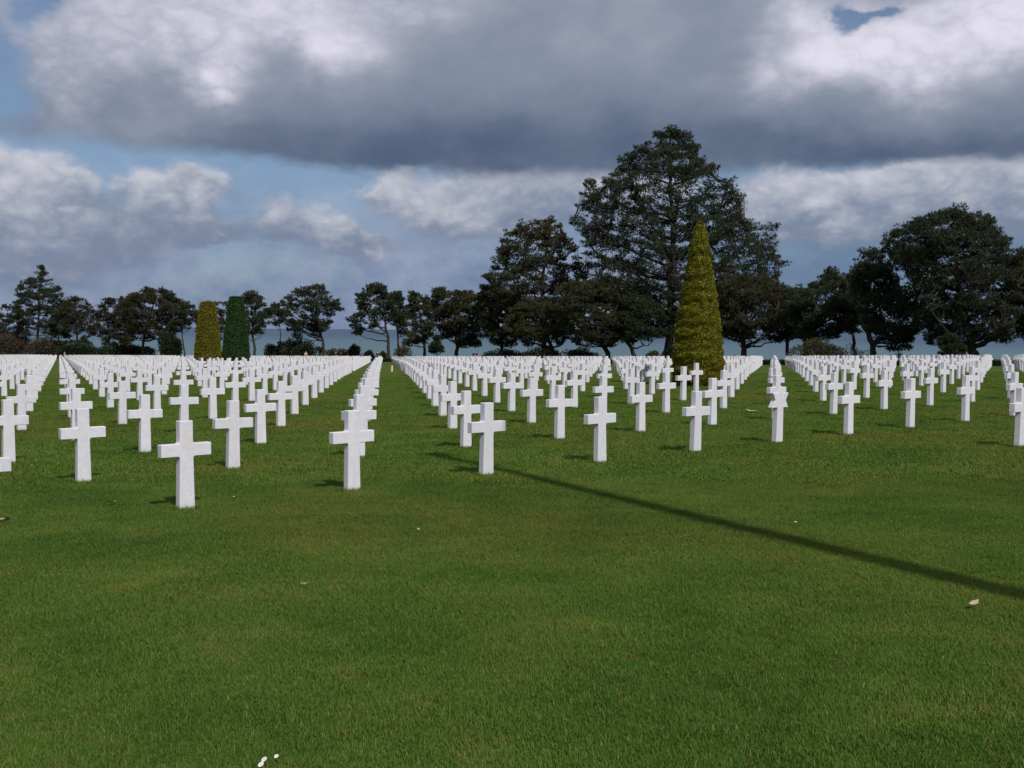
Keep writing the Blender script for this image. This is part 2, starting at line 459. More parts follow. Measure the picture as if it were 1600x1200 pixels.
for f in bigf:                                       # the two cross-shaped faces, as triangles
    bm = bmesh.new(); vv = [bm.verts.new(cv[k]) for k in f]; bm.faces.new(vv); bm.verts.index_update()
    bmesh.ops.triangulate(bm, faces=bm.faces[:])
    tri += [[f[w.index] for w in fc.verts] for fc in bm.faces]; bm.free()
ctri = np.array(tri)
G = Geo(); ca, sa_ = math.cos(ROTZ), math.sin(ROTZ)
for g in rest:
    th = ROTZ + rc.uniform(-.015, .015); c_, s_ = math.cos(th), math.sin(th)
    w = np.stack([cv[:, 0] * c_ - cv[:, 1] * s_ + g[3], cv[:, 0] * s_ + cv[:, 1] * c_ + g[4], cv[:, 2] * rc.uniform(.985, 1.015) + g[5]], 1)
    G.add(w, q=cq, t=ctri)
m_far, t, b = new_mat('white_marble_far', 0.5, 0.35)
p, isl = pos_of(t)
c = mixc(t, isl, (0.66, 0.65, 0.685), (0.72, 0.70, 0.72)); c = mixc(t, isl.ss(0.86, 1.0) * 0.5, c, (0.62, 0.53, 0.45))
t.links.new(c, b.inputs['Base Color'])
o = obj('distant_marble_crosses', G.mesh('distant_marble_crosses', m_far))
tag(o, 'dense far rows of small white marble crosses up to the trees', 'headstones', kind='stuff')

# ------------------------------------------------------------------ flagpole whose shadow crosses the lawn
tip = ground_px(672, 709.5)
SHL = 24.0
fb = tip[:2] - SUN_H / np.linalg.norm(SUN_H) * SHL
fz = float(zg(*fb)); HT = (tip[2] - fz) + SHL * math.tan(SUN_EL)
m_pole, t, b = new_mat('white_painted_metal', 0.35, 0.5); b.inputs['Base Color'].default_value = (0.78, 0.78, 0.76, 1)
m_gold, t, b = new_mat('gilded_metal', 0.3, 0.5); b.inputs['Base Color'].default_value = (0.7, 0.5, 0.15, 1); b.inputs['Metallic'].default_value = 1
m_stone, t, b = new_mat('pale_stone', 0.8, 0.3); p, _ = pos_of(t)
t.links.new(mixc(t, noise(t, p, 4, 5), (0.42, 0.40, 0.36), (0.58, 0.56, 0.50)), b.inputs['Base Color'])
r = tag(empty('flagpole', (fb[0], fb[1], fz)), 'tall white flagpole out of frame casting the long thin shadow', 'flagpole')
g = Geo(); g.tube([(0, 0, -.1), (0, 0, .22), (0, 0, .24), (0, 0, .45), (0, 0, .47)], [.75, .75, .55, .5, .01], 24); obj('base', g.mesh('base', m_stone), r)
g = Geo(); g.tube([(0, 0, .4), (0, 0, HT * .4), (0, 0, HT * .75), (0, 0, HT - .3)], [.19, .165, .13, .09], 16); obj('pole', g.mesh('pole', m_pole, True), r)
g = Geo(); th = np.linspace(0, math.pi, 9); g.tube([(0, 0, HT - .16 - .16 * math.cos(a)) for a in th], [max(.2 * math.sin(a), .004) for a in th], 14); obj('finial', g.mesh('finial', m_gold, True), r)
g = Geo(); g.tube([(0, 0, HT - .42), (0, 0, HT - .40), (0, 0, HT - .32), (0, 0, HT - .30)], [.1, .17, .17, .1], 12); obj('truck', g.mesh('truck', m_pole), r)

# ------------------------------------------------------------------ trees
m_bark, t, b = new_mat('pine_bark', 0.9, 0.1); p, isl = pos_of(t)
t.links.new(mixc(t, noise(t, p, 3.0, 5, 0.65), (0.022, 0.018, 0.016), (0.066, 0.053, 0.045)), b.inputs['Base Color'])
bump(t, b, noise(t, p, 9, 4, 0.6), 0.6, 0.05)
m_pine = foliage_mat('pine_needles', (0.022, 0.037, 0.019), (0.060, 0.080, 0.036), (0.080, 0.052, 0.028), 0.4)
m_pine2 = foliage_mat('pine_needles_olive', (0.030, 0.040, 0.017), (0.078, 0.084, 0.033), (0.098, 0.060, 0.030), 0.5)
m_pine3 = foliage_mat('pine_needles_brownish', (0.030, 0.035, 0.017), (0.070, 0.073, 0.034), (0.100, 0.060, 0.034), 0.42)

def D_of(px, off): return edge_point(px, off)[1]
def pine(label, px, off, prof, trunk, nclump, cr=(0.5, 1.0), mat=None, tufts=34, limbs=14, needle=0.34, trad=0.30, rin=0.35, group='pines beyond the lawn', depth=0.85, den=1.55):
    mat = mat or m_pine; nclump = int(nclump * den * 2.25); needle *= 0.86; cr = (cr[0] * .66, cr[1] * .80); tufts = int(tufts * .74); lay = rng.uniform(1.9, 2.5) * (1 + D_of(px, off) / 400); lph = rng.uniform(0, 6.28); ltl = rng.normal(0, .12)
    base = edge_point(px, off); D = base[1]; k = D / F
    prof = sorted(prof)                                        # top first
    yp = np.array([q[0] for q in prof], float)
    top_z = at(px, yp[0], D)[2]; bot_z = at(px, yp[-1], D)[2]
    zs = np.array([at(px, y_, D)[2] for y_ in yp])[::-1] - base[2]
    xl = np.array([at(q[1], q[0], D)[0] for q in prof])[::-1] - base[0]
    xr = np.array([at(q[2], q[0], D)[0] for q in prof])[::-1] - base[0]
    tp = np.array([at(a_, b_, D) for a_, b_ in trunk]) - base
    tp[0] = (tp[0][0], 0, -0.3)
    tp = tp[np.argsort(tp[:, 2])]
    tp[1:, 1] += rng.normal(0, 0.25, len(tp) - 1)
    tt = np.linspace(0, 1, 14); seg = np.linspace(0, 1, len(tp))
    path = np.stack([np.interp(tt, seg, tp[:, c_]) for c_ in range(3)], 1)
    path[1:-1] = 0.25 * path[:-2] + 0.5 * path[1:-1] + 0.25 * path[2:]
    path[2:-1, :2] += rng.normal(0, trad * 0.35, (len(path) - 3, 2))
    root = tag(empty('pine_tree', base), label, 'tree', group)
    g = Geo(); hgt_ = path[-1, 2] + 0.3
    g.tube(path, trad * (1.0 - 0.82 * (path[:, 2] + .3) / hgt_) + trad * 0.55 * np.exp(-(path[:, 2] + .3) / 0.6), 10)
    obj('trunk', g.mesh('trunk', m_bark, True), root)
    # clump centres
    cs, rs = [], []
    for q in range(len(prof)):                                 # the outline first
        for side in (0, 1):
            r_ = rng.uniform(*cr) * 0.8; w_ = xr[q] - xl[q]
            if w_ < 1.4 * r_: 
                if side: continue
                cs.append(((xl[q] + xr[q]) / 2, 0, zs[q] - 0.35 * r_)); rs.append(r_ * 0.8); continue
            x_ = xl[q] + r_ * 0.9 if side == 0 else xr[q] - r_ * 0.9
            cs.append((x_, rng.normal(0, 0.12 * w_), zs[q] - 0.3 * r_)); rs.append(r_ * 1.15)
            inw = 1 if side == 0 else -1
            for _ in range(3):
                cs.append((x_ + inw * rng.uniform(.3, 2.2) * r_, cs[-1][1] + rng.normal(0, .8 * r_), zs[q] - 0.3 * r_ + rng.normal(0, .45 * r_))); rs.append(r_ * rng.uniform(.8, 1.2))
    zf = np.linspace(zs[0], zs[-1], 60); wl = np.interp(zf, zs, xl); wr = np.interp(zf, zs, xr)
    pw = (wr - wl) ** 1.25; pw /= pw.sum()
    for _ in range(nclump):
        q = rng.choice(60, p=pw); z_ = zf[q] + rng.normal(0, 0.15)
        r_ = rng.uniform(*cr); c_ = (wl[q] + wr[q]) / 2; h_ = max((wr[q] - wl[q]) / 2 - r_ * 0.6, 0.15)
        th_ = rng.uniform(0, 2 * math.pi); rho = math.sqrt(rng.uniform(rin ** 2, 1.0))
        # boughs stand in loose storeys with thinner air between them
        band = math.sin(2 * math.pi * (z_ + (ltl + .10 * math.cos(th_)) * h_ * rho * math.cos(th_) * 2) / lay + lph + 1.3 * math.sin(2 * th_ + lph))
        if band < -0.25 and rng.uniform() < 0.72: continue
        cs.append((c_ + h_ * rho * math.cos(th_), h_ * depth * rho * math.sin(th_), min(z_, zs[-1] - r_ * 0.4))); rs.append(r_)
    cs = np.array(cs); rs = np.array(rs)
    # ragged shoot ends beyond the outer clumps
    ax = np.stack([np.interp(cs[:, 2], zs, (xl + xr) / 2), np.zeros(len(cs))], 1); hw_ = np.interp(cs[:, 2], zs, (xr - xl) / 2) + 0.3
    rel = (cs[:, :2] - ax) / hw_[:, None]; outer = (np.linalg.norm(rel, axis=1) > 0.62) | (cs[:, 2] > zs[-1] - 0.25 * (zs[-1] - zs[0]))
    ex, er = [], []
    for n_ in np.nonzero(outer)[0]:
        for _ in range(rng.integers(0, 3)):
            d_ = unit(np.array([rel[n_, 0], rel[n_, 1], 0.0]) + rng.normal(0, .35, 3) + np.array([0, 0, rng.uniform(.1, .9)]))
            ex.append(cs[n_] + d_ * rs[n_] * rng.uniform(.75, 1.15)); er.append(rs[n_] * rng.uniform(.32, .5))
    if ex: cs = np.concatenate([cs, ex]); rs = np.concatenate([rs, er])
    # limbs reach out from the trunk to spread-out clumps, twigs join the rest
    g = Geo(); pts = [path[len(path) // 3:]]
    order = [int(np.argmax(np.abs(cs[:, 0])))]
    dmin = np.linalg.norm(cs - cs[order[0]], axis=1)
    for _ in range(min(limbs, len(cs)) - 1):
        n_ = int(np.argmax(dmin)); order.append(n_); dmin = np.minimum(dmin, np.linalg.norm(cs - cs[n_], axis=1))
    for n_ in order:
        e_ = cs[n_]; d_h = math.hypot(e_[0] - np.interp(e_[2], path[:, 2], path[:, 0]), e_[1])
        z0 = np.clip(e_[2] - d_h * rng.uniform(0.25, 0.7), path[3, 2], path[-1, 2])
        s_ = np.array([np.interp(z0, path[:, 2], path[:, 0]), np.interp(z0, path[:, 2], path[:, 1]), z0])
        u = np.linspace(0, 1, 7)[:, None]; ctl = s_ * 0.45 + e_ * 0.55 + np.array([0, 0, (s_[2] - e_[2]) * 0.25]) + rng.normal(0, 0.06 * d_h + .05, 3)
        L_ = (1 - u) ** 2 * s_ + 2 * u * (1 - u) * ctl + u ** 2 * e_
        L_[1:-1] += rng.normal(0, 0.02 * d_h + .02, (5, 3))
        r0 = min(trad * 0.5, 0.035 + 0.022 * d_h)
        g.tube(L_, np.linspace(r0, 0.025, 7), 5); pts.append(L_[1:])
    P_ = np.concatenate(pts)
    for n_ in range(len(cs)):
        dd = np.linalg.norm(P_ - cs[n_] - np.array([0, 0, -0.3]), axis=1); s_ = P_[np.argmin(dd)]
        if dd.min() < 0.2: continue
        mid_ = (s_ + cs[n_]) / 2 + np.array([0, 0, -0.12 * dd.min()]) + rng.normal(0, 0.05, 3)
        g.tube([s_, mid_, cs[n_]], [0.05, 0.035, 0.015], 4)
    obj('branches', g.mesh('branches', m_bark), root)
    # needle tufts
    cnt = np.maximum((tufts * (rs / np.mean(cr)) ** 2).astype(int), 6)
    ci = np.repeat(np.arange(len(cs)), cnt); n_ = len(ci)
    dirs = unit(rng.normal(size=(n_, 3))); rad_ = rng.uniform(0.25, 1.0, n_) ** 0.6
    off_ = dirs * rad_[:, None]; off_[:, 2] = off_[:, 2] * 0.42 + 0.10
    tc_ = cs[ci] + off_ * rs[ci][:, None]
    per = 5
    tdir = unit(dirs * np.array([1, 1, 0.6]) + np.array([0, 0, 0.55]))
    bp = np.repeat(tc_, per, 0); bd = unit(np.repeat(tdir, per, 0) + rng.normal(0, 0.62, (n_ * per, 3)))
    Ls = needle * rng.uniform(0.65, 1.25, n_ * per); ws = Ls * rng.uniform(0.22, 0.38, n_ * per)
    v_, f_ = spikes(bp, bd, Ls, ws)
    obj('crown', mesh_np('crown', v_, f_, mat), root)
    return root

# left group, far away
pine('tall pointed dark pine at the far left, rising above its neighbours', 62, 10, [(417, 62, 69), (426, 54, 75), (438, 36, 80), (450, 27, 92), (460, 25, 99), (472, 20, 100), (488, 24, 98), (505, 30, 95), (522, 35, 92)], [(58, 556), (60, 510), (63, 460), (66, 422)], 120, (0.8, 1.5), m_pine, 40, 16, 0.5, 0.4)
pine('low bushy brownish tree at the left edge of the picture', 6, 5, [(478, 5, 30), (490, -30, 42), (505, -45, 48), (525, -50, 50), (545, -50, 46)], [(8, 556), (8, 520), (12, 485)], 90, (0.9, 1.6), m_pine3, 44, 10, 0.55, 0.35)
pine('small dark rounded pine just right of the pointed one', 118, 8, [(467, 110, 130), (475, 96, 142), (488, 88, 150), (505, 90, 152), (522, 95, 150), (535, 100, 140)], [(122, 556), (120, 510), (118, 475)], 80, (0.8, 1.4), m_pine3, 38, 10, 0.5, 0.35)
pine('narrow dark pine between two rounder pines at the left', 168, 12, [(468, 162, 175), (478, 152, 186), (492, 148, 190), (508, 150, 192), (525, 155, 188), (538, 160, 182)], [(172, 556), (170, 515), (168, 475)], 60, (0.8, 1.3), m_pine3, 38, 9, 0.5, 0.3)
pine('broad round-headed pine left of the clipped yellow topiary', 235, 7, [(453, 225, 262), (460, 207, 273), (468, 188, 283), (476, 186, 294), (488, 184, 296), (502, 188, 292), (516, 195, 285), (530, 205, 275)], [(223, 556), (226, 520), (236, 490), (242, 460)], 150, (0.8, 1.5), m_pine3, 42, 16, 0.5, 0.4)
pine('thin leaning pine tight against the yellow topiary', 288, 14, [(478, 282, 305), (488, 276, 310), (500, 276, 308), (512, 282, 300)], [(290, 556), (286, 530), (284, 505), (290, 482)], 22, (0.6, 1.0), m_pine, 30, 6, 0.45, 0.2)
pine('loose pine standing behind the dark green topiary', 395, 9, [(459, 384, 400), (466, 370, 408), (476, 352, 414), (490, 350, 416), (505, 355, 418), (520, 375, 412)], [(398, 556), (396, 520), (393, 485), (392, 464)], 70, (0.7, 1.2), m_pine, 34, 12, 0.45, 0.3, den=1.15)
pine('spreading flat-topped pine right of the dark green topiary', 492, 8, [(448, 484, 506), (456, 460, 514), (465, 446, 518), (474, 438, 532), (482, 422, 538), (490, 428, 520), (502, 446, 518), (514, 448, 512), (524, 458, 500)], [(506, 556), (503, 530), (494, 500), (492, 470), (495, 452)], 105, (0.6, 1.1), m_pine, 34, 18, 0.42, 0.32, den=1.15)
pine('tall thin-trunked umbrella pine at the end of the grass strip', 605, 6, [(446, 578, 596), (453, 568, 606), (462, 558, 612), (472, 556, 616), (482, 560, 618), (492, 556, 622), (500, 543, 612), (508, 546, 590), (520, 549, 566)], [(608, 560), (606, 530), (602, 502), (592, 475), (588, 452)], 75, (0.5, 1.0), m_pine, 30, 16, 0.40, 0.30, den=1.15)
pine('slim pine touching the umbrella pine on its right', 626, 10, [(458, 612, 626), (468, 608, 632), (480, 604, 636), (494, 606, 640), (506, 612, 640), (520, 622, 642)], [(623, 558), (622, 525), (618, 490), (620, 464)], 48, (0.5, 0.9), m_pine, 30, 9, 0.40, 0.22, den=1.15)
pine('ragged pine with a low side bough left of the dark mass', 660, 8, [(459, 640, 655), (466, 637, 672), (478, 635, 680), (492, 634, 682), (508, 640, 684), (522, 636, 680), (536, 629, 668)], [(663, 558), (662, 530), (658, 500), (650, 465)], 75, (0.5, 1.0), m_pine2, 32, 12, 0.40, 0.26, den=1.15)
pine('dark bushy pine with a thick straight trunk', 714, 7, [(453, 678, 690), (458, 676, 722), (464, 674, 750), (478, 672, 762), (494, 676, 765), (510, 684, 762), (524, 690, 756), (538, 715, 752)], [(714, 559), (713, 530), (712, 500), (714, 466)], 130, (0.6, 1.1), m_pine2, 36, 16, 0.40, 0.34)
pine('little cone-shaped sapling pine in front of the sea', 683, 4, [(527, 681, 686), (535, 675, 690), (543, 670, 693), (549, 669, 694)], [(683, 558), (683, 545), (683, 529)], 18, (0.35, 0.6), m_pine, 30, 5, 0.35, 0.1, group='small pines by the lawn edge')
pine('small dark pine filling the gap left of the large rounded pine', 778, 6, [(448, 752, 780), (460, 745, 800), (476, 742, 818), (494, 744, 826), (510, 750, 828), (524, 758, 820), (536, 768, 808)], [(786, 560), (782, 530), (776, 490), (770, 455)], 95, (0.5, 1.0), m_pine2, 34, 12, 0.36, 0.28)
pine('low dark pine squeezed between pointed pine and its round neighbour', 92, 15, [(476, 84, 98), (488, 76, 108), (504, 74, 112), (522, 78, 108), (538, 84, 104)], [(92, 556), (92, 510), (91, 482)], 46, (0.8, 1.3), m_pine, 36, 8, 0.5, 0.28)
pine('low dark pine left of the broad round-headed pine', 196, 16, [(474, 186, 204), (486, 178, 212), (504, 176, 216), (522, 180, 212), (536, 186, 206)], [(196, 556), (196, 515), (195, 480)], 46, (0.8, 1.3), m_pine3, 36, 8, 0.5, 0.28)
pine('dark pine glimpsed between the two clipped topiaries', 336, 12, [(474, 316, 344), (486, 304, 352), (502, 302, 356), (518, 308, 352), (530, 318, 346)], [(338, 556), (338, 515), (334, 480)], 50, (0.7, 1.1), m_pine3, 34, 9, 0.45, 0.26)
pine('thin pine with bare lower trunk left of the spreading pine', 432, 14, [(476, 424, 440), (484, 414, 446), (494, 412, 448), (504, 418, 444)], [(438, 556), (438, 520), (434, 482)], 22, (0.6, 1.0), m_pine, 30, 7, 0.42, 0.18, den=1.1)
# centre mass
pine('large rounded pine left of the giant pine', 852, 10, [(345, 848, 868), (354, 806, 878), (364, 790, 884), (376, 782, 892), (390, 776, 902), (404, 768, 908), (418, 770, 912), (432, 754, 912), (448, 752, 920), (466, 760, 920), (484, 766, 915), (502, 775, 910), (520, 790, 900)], [(852, 560), (850, 520), (846, 450), (855, 380), (857, 352)], 330, (0.55, 1.05), m_pine2, 34, 30, 0.34, 0.42)
pine('giant pine, the tallest tree, towering over the yellow cone', 1048, 16, [(203, 1040, 1062), (209, 1024, 1076), (214, 1018, 1086), (226, 1004, 1092), (238, 986, 1094), (248, 966, 1092), (256, 964, 1126), (266, 966, 1118), (276, 950, 1100), (284, 912, 1146), (296, 908, 1158), (308, 914, 1160), (322, 902, 1162), (334, 920, 1166), (346, 894, 1178), (358, 900, 1204), (370, 916, 1212), (384, 906, 1218), (398, 912, 1222), (412, 906, 1222), (428, 902, 1226), (442, 905, 1222), (456, 910, 1212), (472, 915, 1205), (490, 925, 1195), (508, 935, 1180), (524, 950, 1165)], [(1044, 562), (1046, 500), (1050, 420), (1048, 340), (1046, 260), (1050, 206)], 760, (0.6, 1.2), m_pine, 36, 60, 0.34, 0.62, 0.4, den=1.55)
pine('leaning pine with twisted trunks under the giant pine', 935, 5, [(440, 890, 930), (452, 870, 960), (466, 862, 985), (482, 860, 1000), (498, 866, 1005), (514, 872, 1000), (528, 890, 985), (538, 900, 960)], [(952, 560), (944, 540), (932, 515), (925, 480), (918, 450)], 170, (0.5, 1.0), m_pine2, 34, 18, 0.32, 0.36)
pine('slanting pine trunk leaning left below the giant pine', 990, 7, [(455, 975, 1010), (470, 960, 1030), (488, 955, 1045), (505, 955, 1048), (520, 962, 1045), (532, 970, 1020)], [(998, 560), (984, 540), (972, 520), (985, 490), (992, 462)], 110, (0.5, 1.0), m_pine, 34, 14, 0.32, 0.30)
pine('dark forked pine at the left foot of the centre clump', 868, 4, [(470, 815, 850), (484, 800, 880), (500, 790, 895), (514, 786, 898), (527, 795, 890), (537, 815, 880)], [(868, 560), (864, 540), (850, 520), (842, 495), (838, 476)], 110, (0.5, 0.95), m_pine2, 34, 14, 0.32, 0.32)
pine('brownish olive pine to the right of the yellow cone', 1162, 8, [(432, 1128, 1200), (446, 1112, 1222), (462, 1108, 1232), (478, 1106, 1240), (494, 1108, 1244), (508, 1112, 1242), (520, 1120, 1236), (530, 1150, 1222)], [(1162, 560), (1161, 530), (1164, 495), (1166, 440)], 190, (0.5, 1.0), m_pine3, 34, 20, 0.32, 0.38)
# right group
pine('low pine bridging the gap right of the brownish olive pine', 1228, 11, [(452, 1212, 1240), (464, 1204, 1252), (480, 1200, 1262), (498, 1202, 1262), (514, 1208, 1256), (526, 1218, 1246)], [(1230, 562), (1230, 525), (1226, 460)], 70, (0.5, 0.95), m_pine, 34, 10, 0.30, 0.26)
pine('low pine between the straight-trunked and the crooked pine', 1330, 12, [(432, 1322, 1340), (446, 1312, 1352), (464, 1306, 1360), (484, 1306, 1362), (502, 1312, 1356), (516, 1320, 1348)], [(1336, 562), (1334, 525), (1330, 440)], 60, (0.5, 0.95), m_pine, 34, 10, 0.30, 0.24, den=1.2)
pine('low dark pine with a straight trunk right of the centre clump', 1260, 7, [(422, 1288, 1306), (432, 1280, 1314), (444, 1278, 1326), (454, 1244, 1334), (464, 1232, 1344), (478, 1226, 1348), (492, 1226, 1344), (506, 1232, 1336), (518, 1240, 1320), (526, 1250, 1312)], [(1260, 562), (1261, 530), (1266, 490), (1292, 440)], 170, (0.5, 1.0), m_pine, 36, 18, 0.30, 0.36)
pine('crooked pine forking low with a bough reaching right', 1367, 6, [(394, 1356, 1370), (402, 1350, 1384), (412, 1340, 1388), (424, 1330, 1396), (438, 1326, 1404), (452, 1328, 1412), (468, 1334, 1424), (484, 1340, 1432), (500, 1346, 1436), (514, 1350, 1440), (528, 1366, 1430), (542, 1388, 1426)], [(1370, 562), (1364, 540), (1352, 520), (1352, 490), (1362, 440), (1364, 402)], 170, (0.5, 1.0), m_pine, 34, 24, 0.30, 0.36)
pine('broad spreading dark pine dominating the right side', 1520, 9, [(331, 1480, 1500), (335, 1470, 1514), (338, 1442, 1550), (346, 1434, 1552), (354, 1416, 1548), (366, 1384, 1562), (378, 1380, 1574), (390, 1382, 1576), (402, 1390, 1592), (416, 1396, 1612), (432, 1402, 1622), (450, 1406, 1630), (468, 1412, 1632), (486, 1420, 1632), (504, 1428, 1628), (518, 1436, 1618), (530, 1446, 1590)], [(1522, 562), (1518, 546), (1508, 520), (1500, 460), (1492, 390), (1490, 334)], 440, (0.55, 1.1), m_pine, 36, 40, 0.30, 0.5)
pine('dark pine cut off by the right edge of the picture', 1640, 12, [(392, 1595, 1650), (404, 1585, 1680), (420, 1580, 1700), (440, 1582, 1720), (465, 1584, 1725), (490, 1588, 1720), (515, 1594, 1700), (532, 1604, 1680)], [(1640, 562), (1642, 520), (1645, 460), (1640, 405)], 200, (0.55, 1.1), m_pine2, 34, 18, 0.30, 0.4)
pine('dark low branch pine crowding the trunk of the right pine', 1490, 4, [(527, 1474, 1492), (536, 1468, 1502), (545, 1466, 1508), (553, 1468, 1506)], [(1490, 562), (1489, 548), (1486, 532)], 34, (0.35, 0.7), m_pine, 34, 7, 0.28, 0.14, group='small pines by the lawn edge')

# ------------------------------------------------------------------ clipped topiaries
def topiary(name, label, base, prof, mat, n, rough, leaf, trunk_h=0.0):
    """prof: (height m, radius m) from the ground up"""
    root = tag(empty(name, base), label, 'topiary', 'clipped conical yews')
    hs = np.array([q[0] for q in prof]); rs_ = np.array([q[1] for q in prof])
    g = Geo(); g.tube([(0, 0, -.1), (0, 0, hs[0] + .8)], [0.16, 0.12], 10); obj('trunk', g.mesh('trunk', m_bark, True), root)
    # a dense inner body, lumpy, then leaf sprays all over its surface
    m_, k_ = 60, 72
    zz = np.linspace(hs[0], hs[-1], m_); th = np.linspace(0, 2 * np.pi, k_, endpoint=False)
    ph = rng.uniform(0, 6.28, 40); fr = rng.integers(1, 14, 40); fz = rng.normal(0, 14, 40); am = rng.uniform(0.2, 1, 40) / np.sqrt(fr)
    def lump(t_, z_): return sum(am[q] * np.sin(fr[q] * t_ + fz[q] * z_ + ph[q]) for q in range(40)) / 3.2
    TT, ZZ = np.meshgrid(th, zz)
    RR = np.interp(ZZ, hs, rs_) * 0.93 + rough * lump(TT, ZZ)
    RR = np.maximum(RR, 0.02); RR[0] *= 0.6; RR[-1] *= 0.3
    v = np.stack([RR * np.cos(TT), RR * np.sin(TT), ZZ], -1).reshape(-1, 3)
    a_ = np.arange(m_ - 1)[:, None] * k_; b_ = np.arange(k_)[None]; c_ = (b_ + 1) % k_
    q_ = np.stack([a_ + b_, a_ + c_, a_ + k_ + c_, a_ + k_ + b_], -1).reshape(-1, 4)
    g = Geo(); g.add(v, q=q_); g.add(np.concatenate([v[-k_:], [[0, 0, hs[-1]]]]), t=np.stack([np.arange(k_), (np.arange(k_) + 1) % k_, np.full(k_, k_)], 1))
    cdf = np.cumsum(np.interp(zz, hs, rs_)); cdf /= cdf[-1]
    zl = np.interp(rng.uniform(0, 1, n), cdf, zz); tl = rng.uniform(0, 2 * np.pi, n)
    rl = np.interp(zl, hs, rs_) * 0.93 + rough * lump(tl, zl) - rng.uniform(0, 0.05, n)
    p_ = np.stack([rl * np.cos(tl), rl * np.sin(tl), zl], 1)
    d_ = unit(np.stack([np.cos(tl), np.sin(tl), np.full(n, 0.35)], 1) + rng.normal(0, 0.65, (n, 3)))
    vl, fl_ = leaves(p_, d_, leaf * rng.uniform(.6, 1.4, n), leaf * rng.uniform(.35, .6, n))
    g.add(vl, q=fl_)
    nt_ = n // 12                                                        # sprays on the top
    rr_ = np.sqrt(rng.uniform(0, 1, nt_)) * rs_[-1]; tt_ = rng.uniform(0, 6.28, nt_)
    p_ = np.stack([rr_ * np.cos(tt_), rr_ * np.sin(tt_), np.full(nt_, hs[-1]) - rng.uniform(0, .06, nt_)], 1)
    vl, fl_ = leaves(p_, unit(rng.normal(0, .7, (nt_, 3)) + np.array([0, 0, .8])), leaf * rng.uniform(.6, 1.4, nt_), leaf * rng.uniform(.35, .6, nt_))
    g.add(vl, q=fl_)
    obj('crown', g.mesh('crown', mat), root)
    return root
m_gold_leaf = foliage_mat('golden_yew_leaves', (0.070, 0.078, 0.008), (0.27, 0.250, 0.020), (0.13, 0.095, 0.015), 0.5, 5.0)
m_gold_dim = foliage_mat('yellow_yew_leaves', (0.115, 0.108, 0.014), (0.23, 0.205, 0.028), (0.13, 0.09, 0.015), 0.5, 1.2)
m_green_yew = foliage_mat('green_yew_leaves', (0.022, 0.058, 0.017), (0.054, 0.104, 0.030), (0.05, 0.05, 0.02), 0.3, 1.2)
D_ = TOPI[1]; k_ = D_ / F
zt = lambda py: at(1090, py, D_)[2] - TOPI[2]
topiary('yellow_cone_topiary', 'tall golden yellow cone topiary standing among the crosses', TOPI,
        [(zt(599), 39 * k_), (zt(585), 41 * k_), (zt(565), 41 * k_), (zt(530), 38 * k_), (zt(495), 33 * k_), (zt(460), 27 * k_), (zt(425), 20.5 * k_), (zt(390), 15 * k_), (zt(368), 10.5 * k_), (zt(357), 7.5 * k_), (zt(353), 5.5 * k_), (zt(349), 2 * k_)], m_gold_leaf, 60000, 0.060, 0.075)
for px, lab, mat, topy, wt, wb_, nm, off in ((325, 'flat-topped yellow green topiary, left one of the clipped pair', m_gold_dim, 473, 11.5, 22, 'clipped_topiary', -60), (369, 'dark green clipped topiary, right one of the pair', m_green_yew, 465, 10.5, 22.5, 'clipped_topiary', -58)):
    q = edge_point(px, off); k_ = q[1] / F
    Hh = at(px, topy, q[1])[2] - q[2]
    topiary(nm, lab, q, [(0.15, wb_ * k_), (Hh * .2, (wb_ * .93 + wt * .07) * k_), (Hh * .55, (wb_ * .58 + wt * .42) * k_), (Hh * .95, (wt * 1.04) * k_), (Hh * .985, wt * .98 * k_), (Hh * .99, wt * .9 * k_), (Hh, wt * .85 * k_)], mat, 26000, 0.035, 0.12)

